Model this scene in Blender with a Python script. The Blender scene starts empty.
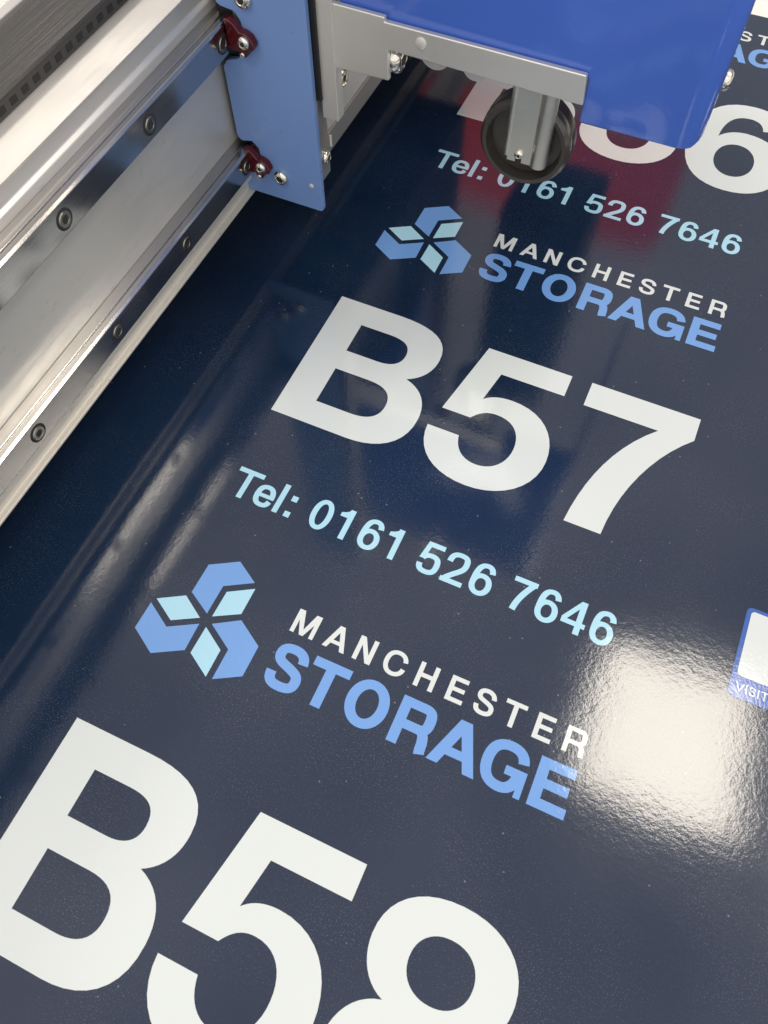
import bpy, bmesh, math, random
from mathutils import Vector, Matrix, geometry
random.seed(7)
S = 0.0833            # one drawing unit (cap height of the big numerals) in metres
PI = math.pi
sc = bpy.context.scene
C = sc.collection

# ------------------------------------------------------------------ materials
def mat(name, col, rough=.5, metal=0., ior=1.5, coat=0.):
    m = bpy.data.materials.new(name); m.use_nodes = True
    b = m.node_tree.nodes['Principled BSDF']
    b.inputs['Base Color'].default_value = (*col, 1)
    b.inputs['Roughness'].default_value = rough
    b.inputs['Metallic'].default_value = metal
    b.inputs['IOR'].default_value = ior
    b.inputs['Coat Weight'].default_value = coat
    return m

def N(m, t, **k):
    n = m.node_tree.nodes.new(t)
    for a, v in k.items(): setattr(n, a, v)
    return n
def L(m, a, b): m.node_tree.links.new(a, b)
def bsdf(m): return m.node_tree.nodes['Principled BSDF']

def coords(m, scale=(1, 1, 1)):
    tc = N(m, 'ShaderNodeTexCoord'); mp = N(m, 'ShaderNodeMapping')
    mp.inputs['Scale'].default_value = scale
    L(m, tc.outputs['Object'], mp.inputs['Vector'])
    return mp.outputs['Vector']

def noise(m, vec, scale, detail=2, rough=.5):
    n = N(m, 'ShaderNodeTexNoise'); n.inputs['Scale'].default_value = scale
    n.inputs['Detail'].default_value = detail; n.inputs['Roughness'].default_value = rough
    L(m, vec, n.inputs['Vector']); return n.outputs['Fac']

def film(name, col, rough=.088, var=.0):
    """glossy laminated print: fine orange peel plus sparkle painted as tiny specks, shared by the sheet and its ink"""
    m = mat(name, col, rough, 0, 1.62)
    v = coords(m)
    n1 = noise(m, v, 34 / S, 2, .6); n2 = noise(m, v, 100 / S, 2, .6); n3 = noise(m, v, 1.1 / S, 3, .5)
    b1 = N(m, 'ShaderNodeBump'); b1.inputs['Strength'].default_value = 1; b1.inputs['Distance'].default_value = .00034 * S
    b2 = N(m, 'ShaderNodeBump'); b2.inputs['Strength'].default_value = 1; b2.inputs['Distance'].default_value = .00014 * S
    b3 = N(m, 'ShaderNodeBump'); b3.inputs['Strength'].default_value = 1; b3.inputs['Distance'].default_value = .003 * S
    L(m, n3, b3.inputs['Height'])
    L(m, n1, b1.inputs['Height']); L(m, b3.outputs['Normal'], b1.inputs['Normal'])
    L(m, n2, b2.inputs['Height']); L(m, b1.outputs['Normal'], b2.inputs['Normal'])
    L(m, b2.outputs['Normal'], bsdf(m).inputs['Normal'])
    # sparse pale specks painting sparkle into the base colour
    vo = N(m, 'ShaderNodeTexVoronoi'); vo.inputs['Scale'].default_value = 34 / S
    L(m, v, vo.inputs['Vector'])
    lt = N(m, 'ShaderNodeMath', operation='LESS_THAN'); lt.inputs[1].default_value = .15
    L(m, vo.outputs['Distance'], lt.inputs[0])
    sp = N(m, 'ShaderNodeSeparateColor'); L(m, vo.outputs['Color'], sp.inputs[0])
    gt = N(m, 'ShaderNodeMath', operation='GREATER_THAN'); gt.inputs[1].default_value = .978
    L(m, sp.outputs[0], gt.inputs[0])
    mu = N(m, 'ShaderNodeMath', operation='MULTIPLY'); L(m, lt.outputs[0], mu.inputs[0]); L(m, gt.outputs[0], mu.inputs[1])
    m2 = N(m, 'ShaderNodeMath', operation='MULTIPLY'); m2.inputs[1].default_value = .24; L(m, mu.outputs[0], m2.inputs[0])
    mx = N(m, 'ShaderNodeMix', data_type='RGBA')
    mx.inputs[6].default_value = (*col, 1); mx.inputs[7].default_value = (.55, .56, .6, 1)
    # glitter of the fine bumps painted into the colour, gathered in soft clouds
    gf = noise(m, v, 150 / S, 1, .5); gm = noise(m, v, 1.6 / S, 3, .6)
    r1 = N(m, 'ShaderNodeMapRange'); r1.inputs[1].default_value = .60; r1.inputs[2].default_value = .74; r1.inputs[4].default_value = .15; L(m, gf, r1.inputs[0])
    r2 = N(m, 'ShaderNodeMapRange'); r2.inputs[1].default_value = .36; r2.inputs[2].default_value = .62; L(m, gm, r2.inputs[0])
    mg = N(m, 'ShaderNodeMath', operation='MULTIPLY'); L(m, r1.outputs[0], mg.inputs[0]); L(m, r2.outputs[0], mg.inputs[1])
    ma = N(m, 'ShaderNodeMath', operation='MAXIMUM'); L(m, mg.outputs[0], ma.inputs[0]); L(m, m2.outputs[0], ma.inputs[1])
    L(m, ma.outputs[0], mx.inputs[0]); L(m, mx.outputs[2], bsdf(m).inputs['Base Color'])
    # slight smudging of the gloss
    sm = noise(m, v, 2.2 / S, 4, .6)
    mr = N(m, 'ShaderNodeMapRange'); mr.inputs[1].default_value = .3; mr.inputs[2].default_value = .75
    mr.inputs[3].default_value = rough * .85; mr.inputs[4].default_value = rough * 1.25
    L(m, sm, mr.inputs[0]); L(m, mr.outputs[0], bsdf(m).inputs['Roughness'])
    return m

def metal(name, col, rough, met=1., streak=.0, bump=.0, dirt=0.):
    """machined / extruded metal with lengthwise (Y) drawing lines and faint dirt"""
    m = mat(name, col, rough, met)
    v = coords(m, (1, .03, 1)); vi = coords(m)
    n = noise(m, v, 60 / S, 3, .6); sm = noise(m, vi, 3 / S, 4, .6)
    ad = N(m, 'ShaderNodeMath', operation='ADD'); L(m, n, ad.inputs[0]); L(m, sm, ad.inputs[1])
    mr = N(m, 'ShaderNodeMapRange'); mr.inputs[1].default_value = .6; mr.inputs[2].default_value = 1.4
    mr.inputs[3].default_value = rough * .8; mr.inputs[4].default_value = rough * 1.25
    L(m, ad.outputs[0], mr.inputs[0]); L(m, mr.outputs[0], bsdf(m).inputs['Roughness'])
    if bump:
        b = N(m, 'ShaderNodeBump'); b.inputs['Distance'].default_value = bump * S; b.inputs['Strength'].default_value = 1
        L(m, n, b.inputs['Height']); L(m, b.outputs['Normal'], bsdf(m).inputs['Normal'])
    if dirt:
        d = noise(m, coords(m, (1, .35, 1)), 30 / S, 5, .7)
        r = N(m, 'ShaderNodeMapRange'); r.inputs[1].default_value = .62; r.inputs[2].default_value = .78
        r.inputs[3].default_value = 0; r.inputs[4].default_value = dirt
        L(m, d, r.inputs[0])
        mx = N(m, 'ShaderNodeMix', data_type='RGBA'); mx.inputs[6].default_value = (*col, 1)
        mx.inputs[7].default_value = (.12, .09, .07, 1)
        L(m, r.outputs[0], mx.inputs[0]); L(m, mx.outputs[2], bsdf(m).inputs['Base Color'])
    return m

M = dict(
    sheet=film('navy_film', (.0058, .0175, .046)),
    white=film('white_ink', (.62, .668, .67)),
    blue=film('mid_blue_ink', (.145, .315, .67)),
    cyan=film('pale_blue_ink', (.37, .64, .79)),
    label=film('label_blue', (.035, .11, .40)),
    alu=metal('anodised_aluminium', (.64, .62, .58), .42, .55, dirt=.35),
    alu_top=metal('top_aluminium', (.72, .70, .66), .38, .45, dirt=.1),
    lip=metal('cream_aluminium', (.74, .70, .63), .40, .45, dirt=.8),
    steel=metal('ground_steel', (.50, .485, .47), .15, 1.),
    mill=metal('milled_aluminium', (.72, .70, .66), .34, .6, dirt=.15),
    mill_dark=metal('grey_milled_aluminium', (.30, .29, .275), .42, .6, dirt=.3),
    chrome=mat('polished_steel', (.78, .74, .66), .16, 1.),
    satin=metal('satin_steel', (.76, .73, .66), .36, 1.),
    screwsteel=mat('dull_screw_steel', (.34, .32, .29), .25, 1.),
    black=mat('black_rubber', (.008, .008, .009), .6),
    hole=mat('socket_shadow', (.02, .018, .015), .6),
    tyre=mat('dark_wheel', (.085, .076, .068), .26, .55),
    plate=mat('pale_blue_enamel', (.165, .275, .56), .33, 0, 1.5),
    cover=mat('royal_blue_enamel', (.070, .160, .62), .09, 0, 1.55),
    red=mat('red_seal', (.065, .003, .006), .16, 0, 1.5),
    chain=metal('dark_plastic', (.034, .031, .029), .33, .0, bump=.002),
    redcloth=mat('red_panel', (.68, .03, .02), .7),
    bed=mat('white_bed', (.80, .79, .76), .5),
)

for k_, amp in (('cover', .0010), ('plate', .0008)):
    m = M[k_]; v = coords(m); n = noise(m, v, 14 / S, 3, .6)
    b = N(m, 'ShaderNodeBump'); b.inputs['Distance'].default_value = amp * S; L(m, n, b.inputs['Height']); L(m, b.outputs['Normal'], bsdf(m).inputs['Normal'])
    r = N(m, 'ShaderNodeMapRange'); base = bsdf(m).inputs['Roughness'].default_value
    r.inputs[1].default_value = .35; r.inputs[2].default_value = .7; r.inputs[3].default_value = base * .8; r.inputs[4].default_value = base * 1.5
    L(m, noise(m, v, 3.5 / S, 5, .65), r.inputs[0]); L(m, r.outputs[0], bsdf(m).inputs['Roughness'])

# ------------------------------------------------------------------ object helpers
def link(name, me, m, parent=None):
    o = bpy.data.objects.new(name, me); C.objects.link(o)
    if m: me.materials.append(m)
    if parent: o.parent = parent
    return o
def empty(name, label, cat, loc=(0, 0, 0), group=None):
    o = bpy.data.objects.new(name, None); C.objects.link(o); o.empty_display_size = .02
    o['label'] = label; o['category'] = cat
    if group: o['group'] = group
    return o
def build(name, verts, faces, m, parent=None, smooth=False, bevel=0, seg=2):
    me = bpy.data.meshes.new(name)
    me.from_pydata([tuple(Vector(v) * S) for v in verts], [], faces)
    bm = bmesh.new(); bm.from_mesh(me); bmesh.ops.recalc_face_normals(bm, faces=bm.faces); bm.to_mesh(me); bm.free()
    o = link(name, me, m, parent)
    if bevel:
        b = o.modifiers.new('bevel', 'BEVEL'); b.width = bevel * S; b.segments = seg; b.limit_method = 'ANGLE'
        b.angle_limit = math.radians(28); b.harden_normals = True
    if smooth or bevel:
        for p in me.polygons: p.use_smooth = True
        me.set_sharp_from_angle(angle=math.radians(28))
    return o
def join(*parts):
    V, F = [], []
    for v, f in parts:
        n = len(V); V += list(v); F += [tuple(i + n for i in q) for q in f]
    return V, F
def box(x0, x1, y0, y1, z0, z1):
    v = [(x, y, z) for x in (x0, x1) for y in (y0, y1) for z in (z0, z1)]
    f = [(0, 1, 3, 2), (4, 6, 7, 5), (0, 4, 5, 1), (2, 3, 7, 6), (0, 2, 6, 4), (1, 5, 7, 3)]
    return v, f
def prism(poly, a, b, axis='y'):
    """polygon extruded along an axis; poly in the other two coordinates (x,z), (x,y) or (y,z)"""
    def P(p, t): return {'y': (p[0], t, p[1]), 'z': (p[0], p[1], t), 'x': (t, p[0], p[1])}[axis]
    n = len(poly)
    v = [P(p, a) for p in poly] + [P(p, b) for p in poly]
    f = [tuple(range(n)), tuple(range(2 * n - 1, n - 1, -1))] + [(i, (i + 1) % n, (i + 1) % n + n, i + n) for i in range(n)]
    return v, f
def lathe(profile, c, axis, n=32, start=0.):
    """profile = [(radius, height)], revolved about axis through c"""
    c = Vector(c); ax = Vector(axis).normalized(); u = ax.orthogonal().normalized(); w = ax.cross(u)
    v, f = [], []
    for r, h in profile:
        for k in range(n):
            a = start + 2 * PI * k / n
            v.append(tuple(c + ax * h + (u * math.cos(a) + w * math.sin(a)) * r))
    m = len(profile)
    for i in range(m - 1):
        for k in range(n):
            f.append((i * n + k, i * n + (k + 1) % n, (i + 1) * n + (k + 1) % n, (i + 1) * n + k))
    f.append(tuple(range(n))); f.append(tuple((m - 1) * n + k for k in range(n)))
    return v, f
def screw(c, axis, r, parent, name='screw', dome=True, m='chrome', recess=False):
    """socket head screw lying on a surface, facing axis; the hex socket is its sub-part"""
    if dome: prof = [(r, 0), (r, .25 * r), (.93 * r, .45 * r), (.75 * r, .62 * r), (.5 * r, .7 * r), (.46 * r, .66 * r)]
    else: prof = [(r, 0), (r, .3 * r), (.92 * r, .4 * r), (.84 * r, .4 * r), (.80 * r, .1 * r), (.66 * r, .1 * r), (.60 * r, .30 * r), (.36 * r, .30 * r)]
    if recess:
        k = build('counterbore', *lathe([(r, 0), (r, .0015), (.98 * r, .002)], c, axis, 28), M['hole'], parent, smooth=True)
        parent = k
        prof = [(.78 * r, 0), (.78 * r, .004), (.70 * r, .008), (.45 * r, .008), (.40 * r, .006)]
    o = build(name, *lathe(prof, c, axis, 28), M[m], parent, smooth=True)
    h = prof[-1][1]
    hx = lathe([(.40 * r, 0), (.40 * r, h + .03 * r)], c, axis, 6)
    build('hex_socket', *hx, M['hole'], o)
    return o

# ------------------------------------------------------------------ lettering (outlines in cap-height units)
def bez(p0, p1, p2, p3, n=10):
    return [tuple((1 - t) ** 3 * a + 3 * (1 - t) ** 2 * t * b + 3 * (1 - t) * t * t * c + t ** 3 * d for a, b, c, d in zip(p0, p1, p2, p3))
            for t in [(i + 1) / n for i in range(n)]]
def catmull(pts, closed=False, n=6):
    out = []; N_ = len(pts)
    for i in range(N_ if closed else N_ - 1):
        g = lambda k: pts[k % N_] if closed else pts[max(0, min(N_ - 1, k))]
        a, b, c, d = g(i - 1), g(i), g(i + 1), g(i + 2)
        for k in range(n):
            t = k / n
            out.append(tuple(.5 * (2 * q + (r - p) * t + (2 * p - 5 * q + 4 * r - s) * t * t + (3 * q - p - 3 * r + s) * t ** 3)
                             for p, q, r, s in zip(a, b, c, d)))
    if not closed: out.append(pts[-1])
    return out
def sup(cx, cy, rx, ry, e=2.25, n=48):
    o = []
    for k in range(n):
        a = 2 * PI * k / n; c, s = math.cos(a), math.sin(a)
        o.append((cx + rx * math.copysign(abs(c) ** (2 / e), c), cy + ry * math.copysign(abs(s) ** (2 / e), s)))
    return o
def ring(cx, cy, rx, ry, t, tv=None, e=2.25):
    tv = tv or t; a = sup(cx, cy, rx, ry, e); b = sup(cx, cy, rx - t, ry - tv, e); n = len(a)
    return [[a[i], a[(i + 1) % n], b[(i + 1) % n], b[i]] for i in range(n)]
def stroke(pts, w, smooth=True, wl=None):
    """pts = centre line; w = width, or a list of widths per point"""
    if isinstance(w, (int, float)): w = [w] * len(pts)
    P3 = [(p[0], p[1], ww) for p, ww in zip(pts, w)]
    if smooth: P3 = catmull(P3, n=8)
    q = []
    for i, p in enumerate(P3):
        a = P3[max(0, i - 1)]; b = P3[min(len(P3) - 1, i + 1)]
        dx, dy = b[0] - a[0], b[1] - a[1]; l = math.hypot(dx, dy) or 1
        nx, ny = -dy / l * p[2] / 2, dx / l * p[2] / 2
        q.append(((p[0] + nx, p[1] + ny), (p[0] - nx, p[1] - ny)))
    out = []
    for i in range(len(q) - 1):
        out += [[q[i][0], q[i + 1][0], q[i + 1][1]], [q[i][0], q[i + 1][1], q[i][1]]]
    return out
def rect(x0, y0, x1, y1): return [(x0, y0), (x1, y0), (x1, y1), (x0, y1)]

def g_T(w, W): return [rect(0, 1 - w * .92, W, 1), rect(W / 2 - w / 2, 0, W / 2 + w / 2, 1)], []
def g_E(w, W): return [rect(0, 0, w, 1), rect(0, 0, W, w * .92), rect(0, 1 - w * .92, W * .98, 1), rect(0, .5 - w * .4, W * .93, .5 + w * .48)], []
def g_H(w, W): return [rect(0, 0, w, 1), rect(W - w, 0, W, 1), rect(0, .5 - w * .42, W, .5 + w * .5)], []
def g_N(w, W): return [rect(0, 0, w, 1), rect(W - w, 0, W, 1), [(0, 1), (w * 1.12, 1), (W, 0), (W - w * 1.12, 0)]], []
def g_M(w, W): return [rect(0, 0, w * .95, 1), rect(W - w * .95, 0, W, 1), [(0, 1), (w * 1.35, 1), (W / 2 + w * .45, 0), (W / 2 - w * .45, 0)],
                       [(W, 1), (W - w * 1.35, 1), (W / 2 - w * .45, 0), (W / 2 + w * .45, 0)]], []
def g_A(w, W): return [[(0, 0), (w * 1.08, 0), (W / 2 + w * .56, 1), (W / 2 - w * .56, 1)], [(W, 0), (W - w * 1.08, 0), (W / 2 - w * .56, 1), (W / 2 + w * .56, 1)],
                       rect(W * .24, .22, W * .76, .22 + w * .82)], []
def BS(start, *segs):
    """centre line from chained cubic segments"""
    pts = [start]
    for a, b, c in segs: pts += bez(pts[-1], a, b, c, 14)
    return pts
def bstroke(pts, wf):
    """stroke whose width follows the direction: wf = (horizontal run width, vertical run width)"""
    ws = []
    for i in range(len(pts)):
        a = pts[max(0, i - 1)]; b = pts[min(len(pts) - 1, i + 1)]
        dx, dy = b[0] - a[0], b[1] - a[1]; l = math.hypot(dx, dy) or 1
        ws.append(wf[0] * (dx / l) ** 2 + wf[1] * (dy / l) ** 2)
    return stroke(pts, ws, smooth=False)
def g_O(w, W): return ring(W / 2, .5, W / 2, .517, w * 1.04, w * .90, 2.06), []
def g_C(w, W):
    h = w / 2; yt = 1.017 - w * .45; yb = -.017 + w * .45; xr = W - h * 1.02
    return bstroke(BS((xr, .645), ((xr - .02, .83), (W * .70, yt), (W * .51, yt)), ((W * .24, yt), (h, .76), (h, .5)), ((h, .24), (W * .24, yb), (W * .51, yb)),
                      ((W * .72, yb), (xr - .01, .19), (xr, .375))), (w * .90, w)), []
def g_G(w, W):
    h = w / 2; yt = 1.017 - w * .45; yb = -.017 + w * .45; xr = W - h * 1.15
    return bstroke(BS((xr, .665), ((xr - .02, .84), (W * .70, yt), (W * .51, yt)), ((W * .24, yt), (h, .76), (h, .5)), ((h, .24), (W * .24, yb), (W * .50, yb)),
                      ((W * .68, yb), (W - h * 1.6, .19), (W - h * 1.5, .42))), (w * .90, w)) + [rect(W * .53, .535 - w * .8, W, .535), rect(W - w * .62, 0, W, .5)], []
def g_S(w, W):
    h = w / 2; yt = 1.017 - w * .44; yb = -.017 + w * .44; xr = W - h * 1.15
    return bstroke(BS((xr, .675), ((xr, .84), (W * .68, yt), (W * .485, yt)), ((W * .27, yt), (h * 1.15, .87), (h * 1.15, .735)), ((h * 1.15, .585), (W * .33, .565), (W * .52, .515)),
                      ((W * .74, .455), (W - h, .42), (W - h, .275)), ((W - h, .12), (W * .73, yb), (W * .51, yb)), ((W * .25, yb), (h, .14), (h, .335))), (w * .90, w)), []
def g_R(w, W):
    h = w / 2; a = 1 - w * .45; b = .425 + w * .1; xr = W - h * 1.02 - .02
    bowl = bstroke(BS((w * .5, a), ((W * .4, a), (W * .5, a), (W * .60, a)), ((W * .80, a), (xr, (a * .85 + b * .15)), (xr, (a + b) / 2)), ((xr, a * .15 + b * .85), (W * .80, b), (W * .60, b)),
                      ((W * .5, b), (W * .4, b), (w * .5, b))), (w * .88, w))
    leg = bstroke(BS((W * .56, b), ((W * .78, b), (W - h * 1.3 - .01, .36), (W - h * 1.2, .20)), ((W - h * 1.15, .10), (W - h * 1.15, .06), (W - h * .98, 0))), (w * .85, w * .98))
    return [rect(0, 0, w, 1)] + bowl + leg, []
def g_0(w, W): return ring(W / 2, .5, W / 2, .51, w, w * .86, 2.15), []
def g_1(w, W):
    return [rect(W - w, 0, W, 1), [(0, .70), (0, .70 + w * .72), (W * .30, .865 - .0), (W * .50, .915), (W - w * .85, 1), (W - w * .1, 1), (W - w * .1, .70)]], []
def g_4(w, W):
    x = W * .60
    return [rect(x, 0, x + w, 1), rect(0, .225, W, .225 + w * .85), [(0, .225), (0, .39), (x, 1), (x + w * .3, 1), (x + w * .3, .84), (w * .72, .225 + w * .6), (w * .5, .225)]], []
def g_7(w, W):
    return [rect(0, 1 - w * .9, W, 1)] + bstroke(BS((W - w * .50, .93), ((W * .60, .66), (W * .36, .34), (W * .32, 0))), (w * .9, w * 1.03)), []
def g_5(w, W):
    h = w / 2; yt = .655 - w * .44; yb = -.014 + w * .44
    return [rect(W * .19, 1 - w * .9, W * .94, 1), [(W * .16, 1), (W * .16 + w * .86, 1), (w * .93, .43), (0.005, .43)]] + \
        bstroke(BS((h * 1.3, .455), ((W * .27, .56), (W * .38, yt), (W * .52, yt)), ((W * .80, yt), (W - h, .50), (W - h, .325)), ((W - h, .15), (W * .78, yb), (W * .50, yb)),
                   ((W * .22, yb), (h, .13), (h, .275))), (w * .88, w)), []
def g_2(w, W):
    h = w / 2; yt = 1.012 - w * .44
    return [rect(0, 0, W, w * .88)] + bstroke(BS((h, .655), ((h, .86), (W * .26, yt), (W * .52, yt)), ((W * .80, yt), (W - h, .88), (W - h, .70)), ((W - h, .50), (W * .62, .42), (W * .42, .28)),
                                                ((W * .22, .15), (h * 1.15, .10), (h * 1.05, .02))), (w * .88, w)), []
def g_6(w, W):
    h = w / 2; yt = 1.012 - w * .44
    return ring(W / 2, .328, W / 2, .342, w, w * .86, 2.12) + bstroke(BS((W - h * 1.15, .735), ((W - h * 1.3, .86), (W * .72, yt), (W * .56, yt)), ((W * .22, yt), (h, .74), (h, .36))), (w * .86, w)), []
def g_e(w, W):
    h = w / 2; yt = .745 - w * .43; yb = -.012 + w * .43
    return bstroke(BS((W - h, .33), ((W - h, .55), (W * .76, yt), (W * .5, yt)), ((W * .24, yt), (h, .57), (h, .37)), ((h, .16), (W * .25, yb), (W * .51, yb)),
                      ((W * .73, yb), (W - h * 1.6, .10), (W - h * 1.15, .235))), (w * .86, w)) + [rect(h, .31, W - .01, .31 + w * .72)], []
def g_l(w, W): return [rect(0, 0, w, 1)], []
def g_colon(w, W): return [rect(0, 0, w * 1.1, w * 1.12), rect(0, .73 - w * 1.12, w * 1.1, .73)], []
def g_V(w, W): return [[(0, 1), (w, 1), (W / 2 + w * .5, 0), (W / 2 - w * .5, 0)], [(W, 1), (W - w, 1), (W / 2 - w * .5, 0), (W / 2 + w * .5, 0)]], []
def g_I(w, W): return [rect(0, 0, w, 1)], []
def g_W(w, W):
    a, c = g_V(w, W * .54); b = [[(x + W * .46, y) for x, y in p] for p in a]; return a + b, []
G = {'T': g_T, 'E': g_E, 'H': g_H, 'N': g_N, 'M': g_M, 'A': g_A, 'O': g_O, 'C': g_C, 'G': g_G, 'S': g_S, 'R': g_R, '0': g_0, '1': g_1,
     '4': g_4, '7': g_7, '5': g_5, '2': g_2, '6': g_6, 'e': g_e, 'l': g_l, ':': g_colon, 'V': g_V, 'I': g_I, 'W': g_W}

# the big bold numerals: outlines in cap-height units, own x origin
BIG_B = ([[(0, 0), (0, 1), (.42, 1)] + bez((.42, 1), (.66, 1), (.795, .935), (.795, .765)) + bez((.795, .765), (.795, .665), (.75, .59), (.662, .545)) +
          bez((.662, .545), (.785, .51), (.845, .42), (.845, .295)) + bez((.845, .295), (.845, .09), (.70, 0), (.50, 0))],
         [[(.222, .598), (.222, .827), (.42, .827)] + bez((.42, .827), (.525, .827), (.586, .80), (.586, .71)) + bez((.586, .71), (.586, .63), (.525, .598), (.44, .598)),
          [(.222, .170), (.222, .443), (.45, .443)] + bez((.45, .443), (.565, .443), (.626, .402), (.626, .305)) + bez((.626, .305), (.626, .205), (.555, .170), (.45, .170))])
B5 = [(1.045, .985), (1.597, .985), (1.597, .820), (1.188, .820), (1.149, .596)] + bez((1.149, .596), (1.19, .64), (1.25, .657), (1.32, .657)) + \
    bez((1.32, .657), (1.52, .657), (1.647, .52), (1.647, .325)) + bez((1.647, .325), (1.647, .12), (1.48, -.014), (1.27, -.014)) + \
    bez((1.27, -.014), (1.06, -.014), (.915, .10), (.912, .291)) + [(1.113, .291)] + bez((1.113, .291), (1.13, .195), (1.19, .141), (1.275, .141)) + \
    bez((1.275, .141), (1.38, .141), (1.444, .225), (1.444, .332)) + bez((1.444, .332), (1.444, .44), (1.385, .521), (1.27, .521)) + \
    bez((1.27, .521), (1.205, .521), (1.165, .492), (1.129, .438)) + [(.945, .438)]
BIG_5 = ([B5], [])
BIG_7 = ([[(1.725, .988), (2.402, .988), (2.402, .822)] + bez((2.402, .822), (2.21, .625), (2.085, .31), (2.075, 0)) + [(1.860, 0)] +
          bez((1.860, 0), (1.885, .31), (1.985, .60), (2.188, .805)) + [(1.725, .805)]], [])
up = [(1.875, .534)] + bez((1.875, .534), (1.79, .56), (1.733, .64), (1.733, .745)) + bez((1.733, .745), (1.733, .90), (1.86, 1.006), (2.066, 1.006)) + \
    bez((2.066, 1.006), (2.27, 1.006), (2.399, .90), (2.399, .745)) + bez((2.399, .745), (2.399, .64), (2.345, .56), (2.257, .534))
lo = bez((2.257, .534), (2.37, .505), (2.436, .41), (2.436, .293)) + bez((2.436, .293), (2.436, .10), (2.28, -.014), (2.066, -.014)) + \
    bez((2.066, -.014), (1.85, -.014), (1.696, .10), (1.696, .293)) + bez((1.696, .293), (1.696, .41), (1.76, .505), (1.875, .534))
BIG_8 = ([up + lo[:-1]], [sup(2.066, .728, .149, .134, 2.15), sup(2.066, .290, .160, .150, 2.15)])
BIG_6 = ([bez((2.400, .745), (2.385, .92), (2.27, 1.012), (2.095, 1.012)) + bez((2.095, 1.012), (1.83, 1.012), (1.70, .80), (1.70, .47)) +
          bez((1.70, .47), (1.70, .16), (1.83, -.012), (2.075, -.012)) + bez((2.075, -.012), (2.29, -.012), (2.425, .13), (2.425, .335)) +
          bez((2.425, .335), (2.425, .54), (2.29, .672), (2.105, .672)) + bez((2.105, .672), (2.02, .672), (1.95, .635), (1.905, .565)) +
          bez((1.905, .565), (1.91, .75), (1.97, .855), (2.09, .855)) + bez((2.09, .855), (2.155, .855), (2.195, .815), (2.205, .745))],
         [sup(2.072, .335, .145, .182, 2.1)])

def flat(name, polys, holes, z, m, parent):
    """union of polygons minus holes, triangulated, as one thin printed patch"""
    V, F, hole_ids = [], [], set()
    for k, p in enumerate(polys + holes):
        q = [p[0]]
        for a in p[1:]:
            if math.hypot(a[0] - q[-1][0], a[1] - q[-1][1]) > 1e-5: q.append(a)
        if math.hypot(q[0][0] - q[-1][0], q[0][1] - q[-1][1]) < 1e-5: q.pop()
        if len(q) < 3: continue
        if abs(sum(q[i][0] * q[(i + 1) % len(q)][1] - q[(i + 1) % len(q)][0] * q[i][1] for i in range(len(q)))) < 1e-9: continue
        if sum(q[i][0] * q[(i + 1) % len(q)][1] - q[(i + 1) % len(q)][0] * q[i][1] for i in range(len(q))) < 0: q.reverse()
        n = len(V); V += [Vector(a) for a in q]; F.append(list(range(n, n + len(q))))
        if k >= len(polys): hole_ids.add(len(F) - 1)
    ov, oe, of, _, _, orig = geometry.delaunay_2d_cdt(V, [], F, 0, 1e-6, True)
    faces = [tuple(f) for f, o in zip(of, orig) if o and not any(i in hole_ids for i in o)]
    me = bpy.data.meshes.new(name)
    me.from_pydata([(v.x * S, v.y * S, z * S) for v in ov], [], faces)
    bm = bmesh.new(); bm.from_mesh(me)
    for f in bm.faces:
        if f.normal.z < 0: f.normal_flip()
    bmesh.ops.delete(bm, geom=[v for v in bm.verts if not v.link_faces], context='VERTS')
    bm.to_mesh(me); bm.free()
    return link(name, me, m, parent)
def words(items, w, x, y, H):
    """items = (glyph, x0, x1) on baseline y; returns polygons"""
    out = []
    for ch, x0, x1 in items:
        polys, _ = G[ch](w, (x1 - x0) / H)
        out += [[(x + x0 + px * H, y + py * H) for px, py in p] for p in polys]
    return out

# ------------------------------------------------------------------ the printed sheet
P = 3.0432
ZI = .0016
sheet = empty('printed_sheet', 'glossy navy printed sheet with white numbers and pale blue phone lines, flat under the machine', 'printed sheet')
def slab(x0, x1, y0, y1, z0, z1):
    return box(x0, x1, y0, y1, z0, z1)
build('film', *slab(-2.1, 5.2, -6.5, 5.285, -.02, 0), M['sheet'], sheet)

ringp = [(-.150, .285), (-.001, .372), (.133, .293), (-.152, .109), (-.015, .035), (-.014, .207)]
rh = [(.018, .032), (.020, .186), (.152, .264), (.153, .107)]
def rot(p, a):
    a = math.radians(a); return (math.cos(a) * p[0] - math.sin(a) * p[1], math.sin(a) * p[0] + math.cos(a) * p[1])
def logo(y0, parent):
    cx, cy = .3264, -1.3379 + y0
    em = empty_part('emblem', parent)
    for a in (0, 120, -120):
        pr = [ringp[i] for i in (4, 3, 0, 1, 2, 5)]
        flat('angled_block', [[(cx + q[0], cy + q[1]) for q in (rot(p, a) for p in pr)]], [], ZI, M['blue'], em)
        flat('diamond', [[(cx + q[0], cy + q[1]) for q in (rot(p, a) for p in rh)]], [], ZI, M['cyan'], em)
    man = [('M', .753, .886), ('A', .942, 1.068), ('N', 1.113, 1.214), ('C', 1.272, 1.394), ('H', 1.455, 1.559), ('E', 1.627, 1.719),
           ('S', 1.773, 1.877), ('T', 1.921, 2.031), ('E', 2.089, 2.182), ('R', 2.242, 2.350)]
    flat('small_white_lettering', words(man, .185, 0, -1.207 + y0, .133), [], ZI, M['white'], parent)
    sto = [('S', .742, .935), ('T', .949, 1.155), ('O', 1.177, 1.399), ('R', 1.442, 1.645), ('A', 1.655, 1.903), ('G', 1.905, 2.134), ('E', 2.169, 2.353)]
    flat('large_blue_lettering', words(sto, .222, 0, -1.512 + y0, .243), [], ZI, M['blue'], parent)
def empty_part(name, parent):
    o = bpy.data.objects.new(name, None); C.objects.link(o); o.parent = parent; return o
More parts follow.
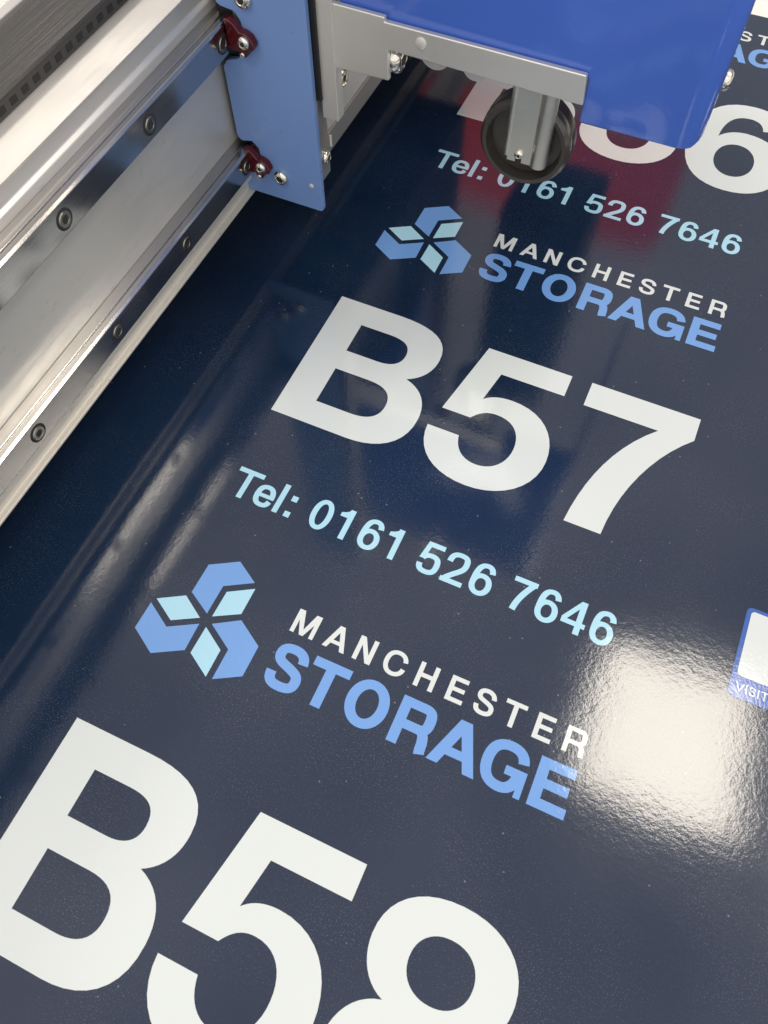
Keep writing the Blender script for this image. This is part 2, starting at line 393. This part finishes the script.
def tel(y0, parent):
    d = []
    def dig(s, xs, wd=None):
        for ch, x in zip(s, xs):
            W = .122 if ch != '1' else .077
            if ch == '4': W = .130
            if ch == '7': W = .130
            if ch == '5' or ch == '2': W = .126
            d.append((ch, x, x + W))
    d += [('T', .035, .197), ('e', .190, .312), ('l', .330, .366), (':', .403, .443)]
    dig('0', [.543]); dig('1', [.702]); dig('6', [.848]); dig('1', [1.003])
    dig('526', [1.208, 1.357, 1.512]); dig('7646', [1.734, 1.885, 2.030, 2.187])
    flat('phone_number', words(d, .168, 0, -.619 + y0, .193), [], ZI, M['cyan'], parent)
def number(y0, third, parent):
    polys, holes = [], []
    for g in (BIG_B, BIG_5, third):
        polys += [[(x, y + y0) for x, y in p] for p in g[0]]; holes += [[(x, y + y0) for x, y in p] for p in g[1]]
    flat('unit_number', polys, holes, ZI, M['white'], parent)
def sticker(y0, parent):
    x0, x1, ya, yb = 2.915, 3.36, -.603 + y0, -.092 + y0
    def rr(x0, x1, ya, yb, r):
        p = []
        for cx, cy, a0 in ((x1 - r, yb - r, 0), (x0 + r, yb - r, 90), (x0 + r, ya + r, 180), (x1 - r, ya + r, 270)):
            p += [(cx + r * math.cos(math.radians(a0 + k * 15)), cy + r * math.sin(math.radians(a0 + k * 15))) for k in range(7)]
        return p
    s = flat('corner_label', [rr(x0, x1, ya, yb, .03)], [], ZI, M['label'], parent)
    s['label'] = 'small blue label with a blank white square'
    flat('white_square', [rr(x0 + .024, x1 - .024, ya + .118, yb - .02, .02)], [], ZI * 2, M['white'], s)
    H = .048; xs = x0 + .03
    it = [('V', 0, .045), ('I', .052, .060), ('S', .070, .102), ('I', .112, .120), ('T', .128, .166), ('W', .188, .250)]
    flat('label_lettering', words(it, .15, xs, ya + .035, H), [], ZI * 2, M['white'], s)
for k, third, nm in ((1, BIG_6, 56), (0, BIG_7, 57), (-1, BIG_8, 58)):
    y0 = P * k
    number(y0, third, sheet); tel(y0, sheet); sticker(y0, sheet)
    logo(y0, sheet)
logo(P * 2, sheet)

# bed beneath the sheet
bed = build('table_bed', *box(-14, 12, -16, 16, -.6, -.021), M['bed'])
bed['kind'] = 'structure'

# ------------------------------------------------------------------ gantry beam with its two rails
gantry = empty('machine_gantry', 'silver aluminium gantry beam with two screwed steel rails crossing over the navy sheet', 'gantry')
Y0, Y1 = -7, 13
beam = [(-.82, .38), (-.82, 1.548), (-.842, 1.566), (-.842, 1.640), (-.822, 1.662), (-.90, 1.668), (-2.3, 1.668), (-2.3, .38)]
build('beam', *prism(beam, Y0, Y1), M['alu'], gantry, bevel=.006)
lipp = [(-.741, .380), (-.741, .396), (-.774, .402), (-.774, .486), (-.738, .494), (-.738, .524), (-.752, .524), (-.756, .518), (-.8185, .518), (-.8185, .380)]
build('edge_strip', *prism(lipp, Y0, Y1), M['lip'], gantry, bevel=.003)
def rail(z0, z1, ys, zc):
    p = [(-.8185, z0), (-.716, z0), (-.700, z0 + .014), (-.700, z1 - .010), (-.716, z1), (-.742, z1), (-.747, z1 - .010), (-.752, z1), (-.8185, z1)]
    o = build('steel_rail', *prism(p, Y0, Y1), M['steel'], gantry, bevel=.003)
    for y in ys: screw((-.6995, y, zc), (1, 0, 0), .052, o, 'rail_screw', dome=False, recess=True, m='screwsteel')
rail(1.330, 1.505, [-.270 + .7175 * k for k in range(-4, 3)], 1.418)
rail(.565, .735, [-.258 + .7165 * k for k in range(-4, 3)], .652)
build('rear_profile', *prism([(-1.44, 1.669), (-1.44, 1.742), (-1.47, 1.762), (-2.25, 1.80), (-2.25, 1.669)], Y0, Y1), M['alu_top'], gantry, bevel=.006)

# drag chain lying on the beam
ch = empty('drag_chain', 'dark grey ribbed cable chain lying along the top of the silver gantry beam', 'cable chain')
build('chain_cover', *prism([(-1.395, 1.672), (-1.060, 1.672), (-1.060, 1.744), (-1.072, 1.755), (-1.385, 1.755), (-1.395, 1.745)], -5, 9), M['chain'], ch, bevel=.003)
parts = []
y = -5.
while y < 9:
    parts.append(box(-1.0615, -1.0585, y, y + .045, 1.690, 1.722)); y += .085
build('side_teeth', *join(*parts), M['black'], ch)

# ------------------------------------------------------------------ tool carriage
car = empty('tool_carriage', 'blue plated tool carriage with a royal blue cover hanging over the navy sheet', 'tool carriage')
YP = 1.26
def arc(cx, cy, r, a0, a1, n=6): return [(cx + r * math.cos(math.radians(a0 + (a1 - a0) * k / n)), cy + r * math.sin(math.radians(a0 + (a1 - a0) * k / n))) for k in range(n + 1)]
plate = [(-.790, .402)] + arc(-.258, .427, .025, -90, 0) + [(-.233, 5.0), (-.772, 5.0), (-.772, 1.615)] + arc(-.725, 1.60, .047, 180, 255, 5) + \
    [(-.66, 1.545), (-.63, 1.50), (-.62, 1.40), (-.64, 1.325), (-.69, 1.285), (-.76, 1.262), (-.792, 1.22), (-.788, .812)] + arc(-.745, .800, .043, 180, 255, 5) + \
    [(-.69, .775), (-.65, .74), (-.64, .66), (-.655, .58), (-.70, .548), (-.790, .545)]
sp = build('side_plate', *prism(plate, YP, YP + .035), M['plate'], car, bevel=.004)
for x, z, r in ((-.511, .577, .046), (-.587, 1.630, .050), (-.30, 2.3, .046)):
    screw((x, YP - .001, z), (0, -1, 0), r, sp, 'plate_screw')
build('bright_hole', *lathe([(.016, 0), (.014, .006), (.006, .009)], (-.302, YP - .001, .579), (0, -1, 0), 16), M['alu_top'], sp, smooth=True)  # pale disc standing in for light seen through a small hole
def seal(dx, dz):
    p = [(-.705, 1.525), (-.672, 1.528), (-.640, 1.508), (-.615, 1.475), (-.590, 1.474), (-.555, 1.458), (-.533, 1.418), (-.545, 1.388), (-.568, 1.388), (-.580, 1.378),
         (-.586, 1.350), (-.610, 1.336), (-.628, 1.346), (-.640, 1.372), (-.655, 1.366), (-.694, 1.372), (-.696, 1.50)]
    p = [(x + dx, z + dz) for x, z in p]
    o = build('rail_wiper', *prism(p, YP - .055, YP - .003), M['red'], car, bevel=.010)
    screw((-.590 + dx, YP - .056, 1.430 + dz), (0, -1, 0), .034, o, 'wiper_screw')
    screw((-.612 + dx, YP - .056, 1.358 + dz), (0, -1, 0), .014, o, 'wiper_screw')
seal(0, 0); seal(-.025, -.776)
build('bearing_block', *box(-.80, -.45, YP + .05, YP + .75, 1.26, 1.60), M['black'], car, bevel=.01)
build('bearing_block', *box(-.80, -.45, YP + .05, YP + .75, .54, .80), M['black'], car, bevel=.01)
b = build('front_block', *box(-.70, -.24, 1.303, 1.411, .600, 4.9), M['mill_dark'], car, bevel=.006)
screw((-.2395, 1.352, .742), (1, 0, 0), .040, b, 'block_screw')
build('pin', *lathe([(.008, 0), (.008, .07)], (-.236, 1.428, .765), (0, 0, 1), 10), M['alu_top'], b, smooth=True)
build('lower_block', *box(-.70, -.241, 1.412, 2.61, .722, .858), M['mill_dark'], car, bevel=.008)
build('rear_occluder', *box(-.815, -.225, 2.62, 4.0, .60, 4.8), M['black'], car, bevel=.02)  # unseen black box added to darken the film beside the carriage
b = build('upper_block', *box(-.70, -.252, 1.413, 2.61, .859, 4.9), M['mill'], car, bevel=.005)
screw((-.2515, 1.655, 1.058), (1, 0, 0), .048, b, 'block_screw', dome=False)
build('spacer', *box(-.262, -.206, 1.300, 1.3195, 1.14, 4.8), M['black'], car)
build('column', *box(-.2145, -.116, 1.320, 1.395, 1.030, 4.9), M['mill'], car, bevel=.005)
Lp = [(-.150, 1.335), (.188, 1.343), (.183, 1.505), (1.213, 1.487), (1.200, 1.636), (.166, 1.642), (.165, 1.664), (-.150, 1.668)]
br = build('tool_bracket', *prism(Lp, 1.336, 1.368), M['mill'], car, bevel=.007)
build('dowel', *lathe([(.030, 0), (.028, .006), (.018, .010)], (.362, 1.3355, 1.585), (0, -1, 0), 20), M['alu_top'], br, smooth=True)
screw((.186, 1.425, 1.420), (1, 0, 0), .075, br, 'cap_screw')
build('boss', *lathe([(.085, 0), (.085, .05)], (.415, 1.452, 1.510), (0, -1, 0), 28), M['mill'], br, smooth=True)
build('boss', *lathe([(.070, 0), (.070, .05)], (.635, 1.452, 1.492), (0, -1, 0), 28), M['mill'], br, smooth=True)

# royal blue sheet metal cover, rounded front corner
def coverprism(x0, x1, z0, z1, y0, y1, r):
    p = [(x0, y1), (x0, y0)]
    if r: p += arc(x1 - r, y0 + r, r, -90, 0, 8)
    else: p += [(x1, y0)]
    p.append((x1, y1))
    return prism(p, z0, z1, 'z')
def cover_mesh():
    xl, xm, xr, y0, yb, zt, zl, zr, r = -.10, 1.208, 1.794, 1.373, 3.0, 3.9, 1.600, 1.375, .105
    V = [(xl, yb, zl), (xl, yb, zt), (xl, y0, zl), (xl, y0, zt), (xm, y0, zl), (xm, y0, zr), (xm, y0, zt)]
    F = [(0, 1, 3, 2), (2, 3, 6, 4)]
    a = arc(xr - r, y0 + r, r, -90, 0, 8) + [(xr, yb)]
    prev = None
    for k, (x, y) in enumerate(a):
        lift = .05 * max(0, (k - 4) / 5) if k < 9 else .05
        V += [(x, y, zr + lift), (x, y, zt)]
        n = len(V)
        if prev is None: F.append((4, 6, n - 1, n - 2, 5))
        else: F.append((prev, prev + 1, n - 1, n - 2))
        prev = n - 2
    return V, F
cv = build('cover', *cover_mesh(), M['cover'], car)
sd = cv.modifiers.new('thickness', 'SOLIDIFY'); sd.thickness = .028 * S; sd.offset = -1
bv = cv.modifiers.new('bevel', 'BEVEL'); bv.width = .008 * S; bv.segments = 2; bv.limit_method = 'ANGLE'; bv.angle_limit = math.radians(40)
for p_ in cv.data.polygons: p_.use_smooth = True
cv.data.set_sharp_from_angle(angle=math.radians(35))
screw((1.795, 1.93, 1.42), (1, 0, 0), .05, cv, 'side_screw')

# creasing wheel in its fork
wc = (.935, 1.43, 1.125)
wh = build('creasing_wheel', *lathe([(.10, .06), (.195, .06), (.212, .0), (.232, .0), (.250, .02), (.252, .05), (.245, .075), (.252, .10), (.250, .135), (.225, .155), (.05, .155)], wc, (0, 1, 0), 64), M['tyre'], car, smooth=True)
fork = build('fork', *join(box(.862, 1.012, 1.402, 1.424, 1.035, 1.56), lathe([(.046, 0), (.046, .55)], (1.036, 1.425, 1.036), (0, 0, 1), 24), lathe([(.02, 0), (.02, .50)], (.858, 1.418, 1.06), (0, 0, 1), 16)), M['satin'], car, bevel=.003)
screw((.928, 1.401, 1.085), (0, -1, 0), .025, fork, 'axle_bolt')
build('axle_slot', *box(.911, .945, 1.3995, 1.4025, 1.034, 1.075), M['hole'], fork)

build('glint_cylinder', *lathe([(.33, 0), (.33, 1.1), (.30, 1.15)], (.30, 1.85, 3.9), (0, 0, 1), 40), M['chrome'], car, smooth=True)  # unseen chrome cylinder added for streaky highlights in the film
# parts of the machine above the picture, seen mirrored in the film
build('rear_motor', *box(.38, 1.17, 3.3, 4.2, 1.0, 3.6), M['black'], car, bevel=.04)

red = empty('red_board', 'red board on two dark posts behind the machine, mirrored as a dark red patch', 'board')
build('board', *box(-2.4, 1.75, 9.0, 9.1, 3.9, 6.0), M['redcloth'], red)
for x in (-2.2, 1.45): build('post', *box(x, x + .12, 9.102, 9.2, -.02, 5.9), M['black'], red)

# ------------------------------------------------------------------ light: lit room ceiling, its LED panels and added fill
w = bpy.data.worlds.new('World'); sc.world = w; w.use_nodes = True
nt = w.node_tree; bg = nt.nodes['Background']
tc = nt.nodes.new('ShaderNodeTexCoord'); sx = nt.nodes.new('ShaderNodeSeparateXYZ'); rp = nt.nodes.new('ShaderNodeValToRGB')
nt.links.new(tc.outputs['Generated'], sx.inputs[0]); nt.links.new(sx.outputs['Z'], rp.inputs[0]); 
# added fill glow low on the side the camera looks from (+X, -Y)
vm = nt.nodes.new('ShaderNodeVectorMath'); vm.operation = 'DOT_PRODUCT'; vm.inputs[1].default_value = (.62, -.78, 0)
nt.links.new(tc.outputs['Generated'], vm.inputs[0])
mw = nt.nodes.new('ShaderNodeMapRange'); mw.inputs[1].default_value = .05; mw.inputs[2].default_value = .65; mw.inputs[3].default_value = 0; mw.inputs[4].default_value = 1
nt.links.new(vm.outputs['Value'], mw.inputs[0])
mz = nt.nodes.new('ShaderNodeMapRange'); mz.inputs[1].default_value = -.02; mz.inputs[2].default_value = .08
nt.links.new(sx.outputs['Z'], mz.inputs[0])
mm = nt.nodes.new('ShaderNodeMath'); mm.operation = 'MULTIPLY'; nt.links.new(mw.outputs[0], mm.inputs[0]); nt.links.new(mz.outputs[0], mm.inputs[1])
mc = nt.nodes.new('ShaderNodeMix'); mc.data_type = 'RGBA'; mc.inputs[7].default_value = (1.45, 1.44, 1.41, 1)
# uneven ceiling: darker and lighter bays
wn = nt.nodes.new('ShaderNodeTexNoise'); wn.inputs['Scale'].default_value = 3.2; wn.inputs['Detail'].default_value = 2
nt.links.new(tc.outputs['Generated'], wn.inputs['Vector'])
wr = nt.nodes.new('ShaderNodeMapRange'); wr.inputs[1].default_value = .34; wr.inputs[2].default_value = .66; wr.inputs[3].default_value = .62; wr.inputs[4].default_value = 1.22
nt.links.new(wn.outputs['Fac'], wr.inputs[0])
wm = nt.nodes.new('ShaderNodeVectorMath'); wm.operation = 'SCALE'; nt.links.new(rp.outputs[0], wm.inputs[0]); nt.links.new(wr.outputs[0], wm.inputs['Scale'])
nt.links.new(mm.outputs[0], mc.inputs[0]); nt.links.new(wm.outputs[0], mc.inputs[6])
nt.links.new(mc.outputs[2], bg.inputs['Color'])
e = rp.color_ramp.elements
e[0].position = 0; e[0].color = (.12, .12, .13, 1)
e[1].position = .9; e[1].color = (1.12, 1.03, 1.02, 1)
a = e.new(.30); a.color = (.42, .42, .45, 1)
a = e.new(.62); a.color = (.88, .82, .82, 1)
bg.inputs['Strength'].default_value = 1.0

def panel(name, x, y, z, sx_, sy_, rad, rz=0, col=(1, .93, .82)):
    l = bpy.data.lights.new(name, 'AREA'); l.shape = 'RECTANGLE'; l.size = sx_ * S; l.size_y = sy_ * S
    l.energy = rad * PI * sx_ * sy_ * S * S; l.color = col
    o = bpy.data.objects.new(name, l); C.objects.link(o); o.location = (x * S, y * S, z * S); o.rotation_euler = (0, 0, math.radians(rz))
    return o
panel('ceiling_lamp_and_fill', 10.1, 9.9, 32, 7.0, 6.9, 19.5, 4, (1, .915, .78))
panel('ceiling_lamp_and_fill', 20.4, 11, 32, 7.0, 11, 25, 4)
panel('ceiling_lamp_and_fill', -26, 12.5, 32, 7, 7, 18, 4)
panel('ceiling_lamp_and_fill', -26, 27.5, 32, 7, 7, 18, 4)
panel('ceiling_lamp_and_fill', 10, -24, 32, 7, 7, 5, 4)  # unseen fill added behind the camera to light the machinery
panel('ceiling_lamp_and_fill', -3.5, -18, 32, 9, 6, 16, 4)  # unseen panel added behind the camera to raise glints on the chrome
# unseen spot added to brighten the red panel
sl = bpy.data.lights.new('red_panel_fill', 'SPOT'); sl.energy = 11; sl.spot_size = math.radians(60); sl.shadow_soft_size = .02; sl.color = (1, .95, .9)
so = bpy.data.objects.new('red_panel_fill', sl); C.objects.link(so); so.location = (-.9 * S, 4.8 * S, 9 * S)
so.rotation_euler = (Vector((-.6, 9, 4.9)) - Vector((-.9, 4.8, 9))).to_track_quat('-Z', 'Y').to_euler()

# ------------------------------------------------------------------ camera (solved from the lettering)
R = Matrix(((0.91179442, 0.41061174, -0.00537878), (0.36040728, -0.80645218, -0.46876591), (-0.19681851, 0.42547959, -0.88330606)))
pos = Vector((1.79106814, -2.25052219, 3.91794718))
cam = bpy.data.cameras.new('camera'); co = bpy.data.objects.new('camera', cam); C.objects.link(co)
Rc = Matrix((R[0], -R[1], -R[2])).transposed()
co.matrix_world = Matrix.Translation(pos * S) @ Rc.to_4x4()
cam.sensor_fit = 'VERTICAL'; cam.sensor_height = 32; cam.sensor_width = 24
cam.lens = 783.468 / 1024 * 32
cam.clip_start = .01; cam.clip_end = 100
cam.dof.use_dof = True; cam.dof.focus_distance = 4.9 * S; cam.dof.aperture_fstop = 30
sc.camera = co
sc.view_settings.view_transform = 'Standard'; sc.view_settings.look = 'None'
sc.view_settings.exposure = -.28; sc.view_settings.gamma = 1
sc.cycles.use_denoising = True
